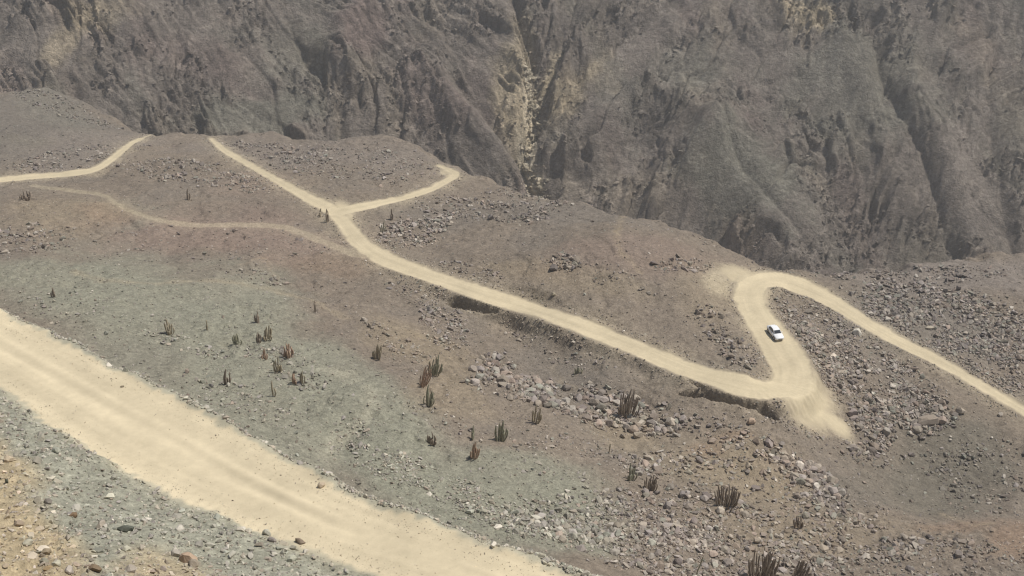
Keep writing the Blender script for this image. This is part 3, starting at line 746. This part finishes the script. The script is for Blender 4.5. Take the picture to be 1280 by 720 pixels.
ob = build_rocks('mountainside_talus', np.arange(len(xx)), xx, yy, wz, ws, wc, M_WALL); tag(ob, kind='stuff')

def boulder(px=None, py=None, size=1, colr=None, pos=None, rot=None, dims=(1, .8, .7), seed=0, detail=True):
    """one angular boulder with chipped faces, half set in the ground"""
    rg = np.random.default_rng(seed + 900)
    bm = bmesh.new()
    for _ in range(26 if detail else 16):
        v = rg.normal(size=3); v /= np.linalg.norm(v); v *= rg.uniform(.8, 1.0); bm.verts.new(v)
    bmesh.ops.convex_hull(bm, input=bm.verts)
    bmesh.ops.delete(bm, geom=[v for v in bm.verts if not v.link_faces], context='VERTS')
    if detail:
        bmesh.ops.subdivide_edges(bm, edges=bm.edges, cuts=1, fractal=.12, seed=seed)
        bmesh.ops.triangulate(bm, faces=bm.faces)
    else: bmesh.ops.triangulate(bm, faces=bm.faces)
    if pos is None: pos = hit_full(px, py)
    M = Matrix.Rotation(rot if rot is not None else rg.uniform(0, 6.28), 3, 'Z')
    tl = Matrix.Rotation(rg.normal(0, .2), 3, 'X')
    S = Matrix.Diagonal(Vector(dims)) * (size * .5)
    bm.verts.ensure_lookup_table()
    V_ = np.array([(M @ tl @ S @ v.co)[:] for v in bm.verts]); F_ = np.array([[v.index for v in f.verts] for f in bm.faces]); bm.free()
    c = np.ones((len(V_), 1)) * np.asarray(colr)
    o = mesh_from('boulder', V_, F_, c, None, M_ROCK, None, False)
    o.location = (pos[0], pos[1], pos[2] + .18 * size * dims[2]); return o
for q, i in enumerate(big):
    o = boulder(size=fs[i] * 1.05, colr=rc[i], pos=(fx[i], fy[i], rz[i]), seed=int(q), detail=True, dims=(1, RNG.uniform(.6, .95), RNG.uniform(.5, .9)))
    ph = phr[fk[i]]
    lab = ('one of many boulders among the ' + ph) if ph.startswith(('stones', 'rocks')) else ('one of many boulders in the ' + ph)
    assert len(lab.split()) <= 16, lab
    tag(o, lab, 'boulder', 'boulders: ' + ph)
W_PALE = C(200,192,176)
LAND = [ # px, py, width px, dims, colour, label, rotation
 (1158,529,36,(1,.55,.5),C(150,138,124),'long flat slab, the largest boulder in the rock field right of the sharp bend',.2),
 (1071,418,14,(1,.8,1.0),W_PALE,'whitish upright boulder in the rubble just left of the road on the right',.5),
 (1099,527,12,(1,.8,.8),C(140,132,124),'grey boulder immediately left of the long flat slab, upper of two',1.2),
 (1107,542,15,(1,.8,.9),C(156,148,136),'pale grey boulder below left of the long flat slab, lower of two',2.0),
 (1200,515,14,(1,.8,.8),C(164,152,136),'pale blocky boulder a little right of the long flat slab',2.2),
 (939,529,13,(1,.8,.9),C(168,148,128),'pinkish pointed boulder alone on bare earth below the dark ditch of the road',.3),
 (402,609,12,(1,.8,.9),C(176,160,138),'tan boulder at the outer edge of the wide road',.8),
 (153,484,6,(1,.6,.5),C(120,110,92),'small dark stone lying in the middle of the wide road',.2),
 (138,623,13,(1,.8,.9),C(205,200,180),'white block in the grey rubble bank below the wide road',.4),
 (158,664,26,(1,.5,.5),C(92,94,84),'dark flat boulder in the grey rubble bank, above the tan spoil',.05),
 (236,703,32,(1,.7,.6),C(168,146,124),'large pinkish brown boulder at the lower edge of the picture beside the tan spoil',-.4),
 (118,713,26,(1,.5,.4),C(120,104,84),'brown slab half buried in the tan spoil at the bottom left',-.5),
 (9,604,7,(.7,.6,1.6),C(90,92,80),'thin dark upright rock at the left edge above the tan spoil',.0),
 (374,679,18,(1,.55,.5),C(128,114,98),'brown elongated rock at the lower edge of the wide road, near the bottom',-.4),
 (334,668,16,(1,.6,.6),C(170,166,150),'pale grey block between the wide road and the bottom edge of the picture',-.5),
 (60,712,14,(1,.7,.6),C(150,130,100),'tan rock at the bottom left corner in the spoil',.3),
 (92,646,14,(1,.7,.7),C(120,100,78),'reddish brown rock where the tan spoil meets the grey rubble',.9),
 (1090,494,9,(1,.5,.8),W_PALE,'thin pale rock tilted in the middle of the rock field right of the sharp bend',1.5),
 (1163,411,16,(1,.4,.4),C(170,160,142),'pale elongated rock above the road on the right',.3),
 (1250,520,10,(1,.8,.8),C(170,160,146),'light boulder just below the road at the right edge',.3),
 (600,473,16,(1,.8,.8),C(146,142,130),'greenish grey block in the rock pile left of the smooth mound under the winding road',.6),
 (619,466,18,(1,.8,.7),C(156,148,136),'largest block of the rock pile on the slope under the winding road',1.6),
 (692,337,14,(1,.8,.9),C(112,104,98),'dark craggy block in the outcrop on the hill above the winding road',.6),
 (692,369,7,(1,.8,.8),C(180,168,144),'small pale boulder on the upper edge of the winding road at mid length',.2),
]
for q, (px, py, wpx, dm, cc, lab, rt) in enumerate(LAND):
    p = hit_full(px, py); d = p[1] * CP - p[2] * SP
    o = boulder(size=wpx * d / F, colr=cc, pos=p, rot=rt, dims=dm, seed=400 + q); tag(o, lab, 'boulder')
print('boulders', round(time.time() - T0, 1))

# ------------------------------------------------------------------ cacti
def plain(name, rgb, rough=.9, metal=0, noise_amt=.25, scale=3):
    m, nt, b = nodes(name, rough); L = nt.links.new
    tc = NN(nt, 'ShaderNodeTexCoord'); n = NN(nt, 'ShaderNodeTexNoise', _Scale=scale, _Detail=4); L(tc.outputs['Object'], n.inputs['Vector'])
    mr = NN(nt, 'ShaderNodeMapRange', _From_Min=.3, _From_Max=.7, _To_Min=1 - noise_amt, _To_Max=1 + noise_amt); L(n.outputs['Fac'], mr.inputs['Value'])
    x = NN(nt, 'ShaderNodeVectorMath', operation='SCALE'); x.inputs[0].default_value = tuple(rgb); L(mr.outputs[0], x.inputs['Scale']); L(x.outputs[0], b.inputs['Base Color'])
    b.inputs['Metallic'].default_value = metal
    return m
M_CACT = plain('cactus_skin', C(168,156,132)); M_CACTG = plain('green_cactus_skin', C(152,149,126)); M_CACTR = plain('dry_cactus_skin', C(172,146,124)); M_CACTD = plain('dark_cactus_skin', C(146,132,116))
def stem_mesh(base_, top, rad, ribs=7, rings=9, bend=(0, 0)):
    V_, F_ = [], []; k = ribs * 2
    b0, t0 = np.array(base_), np.array(top); ax = t0 - b0
    for r in range(rings + 1):
        u = r / rings; c = b0 + ax * u + np.array([bend[0], bend[1], 0]) * (math.sin(u * math.pi) * .5)
        prof = rad * (.72 + .35 * math.sin(min(1, u * 1.6) * math.pi * .5)) * (1 if u < .86 else math.sqrt(max(0, 1 - ((u - .86) / .145) ** 2)))
        for j in range(k):
            a = 2 * math.pi * j / k; q = prof * (1 if j % 2 else .74)
            V_.append((c[0] + q * math.cos(a), c[1] + q * math.sin(a), c[2]))
    for r in range(rings):
        for j in range(k): F_.append((r * k + j, r * k + (j + 1) % k, (r + 1) * k + (j + 1) % k, (r + 1) * k + j))
    return np.array(V_), np.array(F_)
def cactus(px, py, hpx, n, wpx, label, lean=0.0, mat=None, thick=1.0, seed=0):
    rg = random.Random(seed * 13 + 5); p = hit_full(px, py); d = p[1] * CP - p[2] * SP
    H = hpx * d / F / .86; Wd = wpx * d / F
    root = bpy.data.objects.new('cactus', None); COL.objects.link(root); root.location = p; root.empty_display_size = .3
    tag(root, label, 'cactus', 'column cacti on the slopes')
    if n > 2: n = int(n * 2.2)
    for i in range(n):
        a = rg.uniform(0, 6.28); rr = math.sqrt(rg.random()) if n > 1 else 0
        cx, cy = rr * math.cos(a), rr * math.sin(a)
        h = H * rg.uniform(.38, 1.0) * (1 - .2 * rr); 
        if i == 0: h = H; cx *= .3; cy *= .3
        bx, by = cx * Wd * .30, cy * Wd * .30
        tx, ty = cx * Wd * .55 + lean * h, cy * Wd * .55
        rad = (.085 + .05 * rg.random()) * thick * (d / 190) ** .5
        v, f = stem_mesh((bx, by, -.25), (tx, ty, h), rad, rg.choice((6, 7, 8)), 9, (rg.uniform(-.25, .25) * h * .5 + cx * .35, rg.uniform(-.2, .2) * h * .4 + cy * .3))
        o = mesh_from('stem', v, f, None, None, mat or M_CACT, root, True)
    return root
CACTI = [ # base x, base y, height, stems, width, lean, material, label
 (212,417,19,6,11,0,0,'brown upright column cluster above the line of stones on the left green slope'),
 (259,413,13,2,4,0,0,'thin two stemmed cactus standing alone right of the first cactus cluster on the left slope'),
 (297,431,14,5,10,0,1,'short cup shaped cactus cluster in the middle of the left slope, beside a pale stone'),
 (323,429,14,4,6,.05,3,'narrow dark cactus leaning against the wider cluster on its right, left slope'),
 (335,424,17,8,13,.08,0,'wide grey cactus cluster highest of the pair on the left slope'),
 (323,404,15,3,6,0,3,'dark ragged cactus above the wide grey pair, at the top of the cactus slope'),
 (361,448,19,9,11,0,2,'dense rounded reddish cactus cluster right of the pair on the left slope'),
 (332,449,13,3,6,0,2,'low reddish cactus between the wide pair and the rounded cluster'),
 (348,465,19,6,10,.05,0,'branching brown cactus just below the rounded reddish cluster'),
 (283,481,20,4,8,.12,3,'slender dark leaning cactus at the lower left of the cactus slope'),
 (368,480,14,4,8,0,2,'squat brown cactus with a thin one at its right, low on the slope'),
 (377,482,19,3,6,.15,0,'thin forked cactus right of the squat brown one'),
 (342,495,19,2,5,0,0,'thin bare cactus lowest on the left slope, near the stones'),
 (394,390,14,2,5,0,3,'small dark cactus alone at the upper right of the left cactus slope'),
 (472,449,19,6,12,.1,0,'brown cactus cluster at the border of green and tan earth, centre left'),
 (528,482,30,8,14,.28,2,'tall reddish cactus leaning right, in the centre left cluster'),
 (543,468,24,12,17,.18,1,'dense grey green rounded cactus behind the tall leaning one'),
 (535,507,27,8,12,.12,1,'green upright cactus just below the tall leaning one'),
 (539,555,16,6,10,0,3,'small dark cactus alone on the green slope at centre'),
 (591,549,18,4,9,.05,1,'sparse green cactus above the reddish one, at centre'),
 (592,573,22,7,12,.1,2,'reddish brown cactus below the sparse green one, at centre'),
 (625,551,26,9,16,.1,1,'grey green fan of columns right of the reddish one, at centre'),
 (668,528,24,5,14,.12,0,'open cactus with spreading thin columns left of the long rubble band'),
 (785,522,36,14,26,.1,3,'large dark cactus clump in the long rubble band below the winding road'),
 (788,600,22,5,13,.05,1,'green cactus among stones, left of the small purple brown one'),
 (813,613,20,9,16,.04,3,'small purple brown cactus at the right end of the green slope'),
 (907,632,27,16,31,.02,3,'wide fan shaped dark cactus clump on tan earth at the lower right'),
 (761,566,12,1,3,.1,0,'single short column on bare tan earth below the rubble band'),
 (950,726,42,20,36,.06,3,'large many stemmed cactus clump cut by the bottom edge, lower right'),
 (994,732,34,12,24,.15,3,'dark cactus clump at the bottom edge, right of the larger clump'),
 (868,722,30,1,4,.25,1,'single slanting column at the bottom edge left of the large clump'),
 (998,660,16,6,12,-.1,3,'low dark cactus among rocks right of the fan shaped clump'),
 (33,250,11,8,13,0,3,'dark rounded cactus on the reddish hill at the far left'),
 (235,250,13,3,5,.1,3,'small dark cactus on the hill between the faint track and the far roads'),
 (410,277,15,3,5,0,3,'dark cactus at the left edge of the road junction'),
 (401,271,10,2,4,.1,0,'tiny cactus just left of the dark one at the road junction'),
 (478,292,15,3,5,.2,1,'thin green cactus right of the junction at the edge of the rock patch'),
 (489,275,13,3,5,.05,3,'dark cactus above the thin green one, right of the road junction'),
 (67,372,12,3,5,0,3,'thin dark cactus on the green slope at the far left'),
 (722,467,8,6,9,0,1,'small green clump on the smooth mound under the winding road'),
]
MATS = [M_CACT, M_CACTG, M_CACTR, M_CACTD]
for q, (px, py, h, n, w_, ln, mi, lab) in enumerate(CACTI):
    cactus(px, py, h, n, w_, lab, ln, MATS[mi], 1.0, q)
print('cacti', round(time.time() - T0, 1))

# ------------------------------------------------------------------ the car
M_PAINT = plain('white_paint', (.78, .78, .77), .3, 0, .03, 1); M_PAINT.node_tree.nodes['Principled BSDF'].inputs['Specular IOR Level'].default_value = .5
M_GLASS = plain('tinted_glass', (.03, .035, .04), .08, 0, .05, 1); M_GLASS.node_tree.nodes['Principled BSDF'].inputs['Specular IOR Level'].default_value = .6
M_TYRE = plain('tyre_rubber', (.03, .03, .03), .85); M_RIM = plain('alloy', (.5, .5, .5), .4, .8, .05); M_TRIM = plain('black_trim', (.04, .04, .04), .6)
M_LAMP = plain('lamp_glass', (.7, .72, .74), .15, 0, .03); M_RED = plain('red_lamp_glass', (.45, .03, .02), .2, 0, .03); M_PLATE = plain('plate', (.7, .7, .66), .5, 0, .03)
def loft(name, secs, mat, parent, cap=True):
    k = len(secs[0]); V_ = [p for s in secs for p in s]; bm = bmesh.new(); vs_ = [bm.verts.new(p) for p in V_]
    for i in range(len(secs) - 1):
        for j in range(k): bm.faces.new((vs_[i * k + j], vs_[i * k + (j + 1) % k], vs_[(i + 1) * k + (j + 1) % k], vs_[(i + 1) * k + j]))
    if cap: bm.faces.new(vs_[:k][::-1]); bm.faces.new(vs_[-k:])
    bmesh.ops.recalc_face_normals(bm, faces=bm.faces)
    return bm
def fin(bm, name, mat, parent, smooth_=False, bev=0):
    if bev: bmesh.ops.bevel(bm, geom=bm.edges[:], offset=bev, segments=2, affect='EDGES')
    me = bpy.data.meshes.new(name); bm.to_mesh(me); bm.free(); me.materials.append(mat)
    for p in me.polygons: p.use_smooth = smooth_
    o = bpy.data.objects.new(name, me); COL.objects.link(o); o.parent = parent; return o
def panel(name, pts, mat, parent, t=.012):
    """thin solid panel through four points, pushed out along its normal"""
    pts = [Vector(p) for p in pts]; nrm = (pts[1] - pts[0]).cross(pts[3] - pts[0]).normalized()
    c = sum(pts, Vector()) / 4
    if nrm.dot(c - Vector((c.x * .3, 0, .7))) < 0: nrm = -nrm
    bm = bmesh.new(); a = [bm.verts.new(p - nrm * .02) for p in pts]; b = [bm.verts.new(p + nrm * t) for p in pts]
    k = len(pts); bm.faces.new(a); bm.faces.new(b)
    for i in range(k): bm.faces.new((a[i], a[(i + 1) % k], b[(i + 1) % k], b[i]))
    bmesh.ops.recalc_face_normals(bm, faces=bm.faces); return fin(bm, name, mat, parent)
def make_car():
    root = bpy.data.objects.new('car', None); COL.objects.link(root)
    tag(root, 'small white sedan driving down the dirt road just below the sharp bend', 'car')
    def sec(x, w, zb, zs, zt, wt):   # lower body section
        return [(x, -w * .93, zb), (x, -w, zb + .14), (x, -w, zs), (x, -wt, zt), (x, 0, zt + .03), (x, wt, zt), (x, w, zs), (x, w, zb + .14), (x, w * .93, zb)]
    S = [sec(-2.14, .70, .42, .66, .80, .60), sec(-2.06, .80, .26, .72, .92, .70), sec(-1.75, .85, .22, .76, .97, .74), sec(-1.2, .865, .2, .80, .96, .78), sec(0, .875, .2, .80, .93, .80),
         sec(.85, .87, .2, .78, .92, .78), sec(1.3, .86, .2, .76, .88, .72), sec(1.8, .82, .22, .70, .78, .66), sec(2.06, .74, .28, .60, .68, .58), sec(2.15, .64, .40, .54, .60, .50)]
    body = fin(loft('body', S, M_PAINT, root), 'body', M_PAINT, root, True)
    T = [(-1.62, .73, .94, .72, .02), (-1.05, .74, .92, .60, .46), (-.55, .75, .92, .585, .54), (.05, .76, .92, .59, .55), (.42, .76, .91, .60, .47), (1.08, .74, .90, .70, .02)]
    secs = [[(x, -w, zb), (x, -wt, zb + h), (x, -wt * .5, zb + h + .03 * (h > .1)), (x, wt * .5, zb + h + .03 * (h > .1)), (x, wt, zb + h), (x, w, zb)] for x, w, zb, wt, h in T]
    fin(loft('roof', secs, M_PAINT, root), 'roof', M_PAINT, root, False)
    panel('windshield', [(1.0, -.66, .985), (1.0, .66, .985), (.47, .54, 1.355), (.47, -.54, 1.355)], M_GLASS, root, .02)
    panel('rear_window', [(-1.52, -.64, 1.045), (-1.52, .64, 1.045), (-1.12, .54, 1.34), (-1.12, -.54, 1.34)], M_GLASS, root, .02)
    for s in (-1, 1):
        panel('side_window', [(.82, s * .735, .97), (.02, s * .75, .97), (.02, s * .625, 1.40), (.36, s * .63, 1.33)], M_GLASS, root)
        panel('side_window', [(-.06, s * .75, .97), (-.74, s * .745, .97), (-.74, s * .625, 1.40), (-.06, s * .62, 1.42)], M_GLASS, root)
        panel('side_window', [(-.80, s * .745, .97), (-1.35, s * .735, .97), (-1.02, s * .635, 1.30), (-.80, s * .63, 1.38)], M_GLASS, root)
        panel('headlight', [(2.135, s * .40, .60), (2.06, s * .70, .58), (1.95, s * .735, .68), (2.05, s * .42, .69)], M_LAMP, root, .03)
        panel('taillight', [(-2.11, s * .42, .78), (-2.07, s * .72, .76), (-2.03, s * .76, .62), (-2.13, s * .44, .62)], M_RED, root, .03)
        bm = bmesh.new(); bmesh.ops.create_cube(bm, size=1, matrix=Matrix.Translation((.72, s * .92, .98)) @ Matrix.Diagonal((.12, .20, .13, 1))); fin(bm, 'side_mirror', M_PAINT, root, False, .02)
        for dx in (.15, -.75):
            bm = bmesh.new(); bmesh.ops.create_cube(bm, size=1, matrix=Matrix.Translation((dx, s * .878, .80)) @ Matrix.Diagonal((.18, .03, .03, 1))); fin(bm, 'door_handle', M_TRIM, root)
        bm = bmesh.new(); bmesh.ops.create_cube(bm, size=1, matrix=Matrix.Translation((0, s * .868, .27)) @ Matrix.Diagonal((2.0, .03, .07, 1))); fin(bm, 'side_sill', M_TRIM, root)
    bm = bmesh.new(); bmesh.ops.create_cube(bm, size=1, matrix=Matrix.Translation((2.12, 0, .46)) @ Matrix.Diagonal((.08, .78, .14, 1))); fin(bm, 'grille', M_TRIM, root, False, .02)
    bm = bmesh.new(); bmesh.ops.create_cube(bm, size=1, matrix=Matrix.Translation((-2.14, 0, .60)) @ Matrix.Diagonal((.04, .42, .13, 1))); fin(bm, 'licence_plate', M_PLATE, root)
    for x in (1.33, -1.28):
        for s in (-1, 1):
            m = Matrix.Translation((x, s * .80, .31)) @ Matrix.Rotation(R(90), 4, 'X')
            bm = bmesh.new(); bmesh.ops.create_cone(bm, cap_ends=True, segments=28, radius1=.37, radius2=.37, depth=.165, matrix=Matrix.Translation((x, s * .80, .33)) @ Matrix.Rotation(R(90), 4, 'X')); fin(bm, 'wheel_arch', M_TRIM, root)
            bm = bmesh.new(); bmesh.ops.create_cone(bm, cap_ends=True, segments=28, radius1=.31, radius2=.31, depth=.20, matrix=m); wh = fin(bm, 'wheel', M_TYRE, root, False, .02)
            bm = bmesh.new(); bmesh.ops.create_cone(bm, cap_ends=True, segments=20, radius1=.19, radius2=.19, depth=.225, matrix=m)
            fin(bm, 'rim', M_RIM, wh)
    return root
car = make_car()
zr = hit_full(968, 418)[2]
rear, front = at_z(959, 407, zr), at_z(979, 431, zr)
ctr = (rear + front) / 2; dv = front - rear; yaw = math.atan2(dv[1], dv[0])
ff = np.array([math.cos(yaw), math.sin(yaw)])
zf = ground_z(ctr[0] + ff[0] * 1.3, ctr[1] + ff[1] * 1.3)[0]; zb_ = ground_z(ctr[0] - ff[0] * 1.3, ctr[1] - ff[1] * 1.3)[0]
nr_ = np.array([-ff[1], ff[0]]); zl = ground_z(ctr[0] + nr_[0] * .8, ctr[1] + nr_[1] * .8)[0]; zrr = ground_z(ctr[0] - nr_[0] * .8, ctr[1] - nr_[1] * .8)[0]
fw = Vector((ff[0] * 2.6, ff[1] * 2.6, zf - zb_)).normalized(); lf = Vector((nr_[0] * 1.6, nr_[1] * 1.6, zl - zrr)).normalized(); up_ = fw.cross(lf).normalized(); lf = up_.cross(fw)
car.matrix_world = Matrix.Translation((ctr[0], ctr[1], (zf + zb_) / 2 + .01)) @ Matrix((fw, lf, up_)).transposed().to_4x4()
print('car yaw', math.degrees(yaw), 'len px', np.linalg.norm(dv))

# ------------------------------------------------------------------ haze
bm = bmesh.new(); bmesh.ops.create_cube(bm, size=1)
me = bpy.data.meshes.new('haze')
zt = float(zw.max()) + 12
for v in bm.verts:
    v.co = Vector((v.co.x * 2460, (v.co.y + .5) * 1130 - 100, (v.co.z + .5) * (zt + FLOOR * -1 + 12) + FLOOR - 12))
bm.to_mesh(me); bm.free(); ho = bpy.data.objects.new('haze', me); COL.objects.link(ho); tag(ho, kind='stuff')
hm = bpy.data.materials.new('haze'); hm.use_nodes = True; hn = hm.node_tree; hn.nodes.clear()
out = hn.nodes.new('ShaderNodeOutputMaterial'); pv = hn.nodes.new('ShaderNodeVolumePrincipled'); pv.inputs['Color'].default_value = (.90, .87, .82, 1); pv.inputs['Density'].default_value = .0003; pv.inputs['Anisotropy'].default_value = .2
hn.links.new(pv.outputs[0], out.inputs['Volume']); me.materials.append(hm)
# ------------------------------------------------------------------ camera, light
cam = bpy.data.cameras.new('camera'); co = bpy.data.objects.new('camera', cam); COL.objects.link(co)
cam.sensor_width = 36; cam.lens = 36 * F / 1280; cam.clip_start = .5; cam.clip_end = 5000
co.location = (0, 0, 0); co.rotation_euler = (R(90) - PITCH, 0, 0); sc.camera = co
SUN = Vector((.46, .13, .88)).normalized()
sl = bpy.data.lights.new('sun', 'SUN'); so = bpy.data.objects.new('sun', sl); COL.objects.link(so)
sl.energy = 4.5; sl.angle = R(.6); sl.color = (1, .955, .88)
so.rotation_euler = SUN.to_track_quat('Z', 'Y').to_euler()
w = bpy.data.worlds.new('World'); sc.world = w; w.use_nodes = True; nt = w.node_tree
sky = nt.nodes.new('ShaderNodeTexSky'); sky.sky_type = 'NISHITA'; sky.sun_disc = False
sky.sun_elevation = math.asin(SUN.z); sky.sun_rotation = math.atan2(SUN.x, SUN.y)
nt.links.new(sky.outputs[0], nt.nodes['Background'].inputs[0]); nt.nodes['Background'].inputs[1].default_value = .09
vs = sc.view_settings; vs.view_transform = 'Standard'; vs.look = 'None'; vs.exposure = 0; vs.gamma = 1
sc.render.film_transparent = False
sc.cycles.filter_width = 1.25; sc.cycles.use_denoising = True
print('done', round(time.time() - T0, 1))
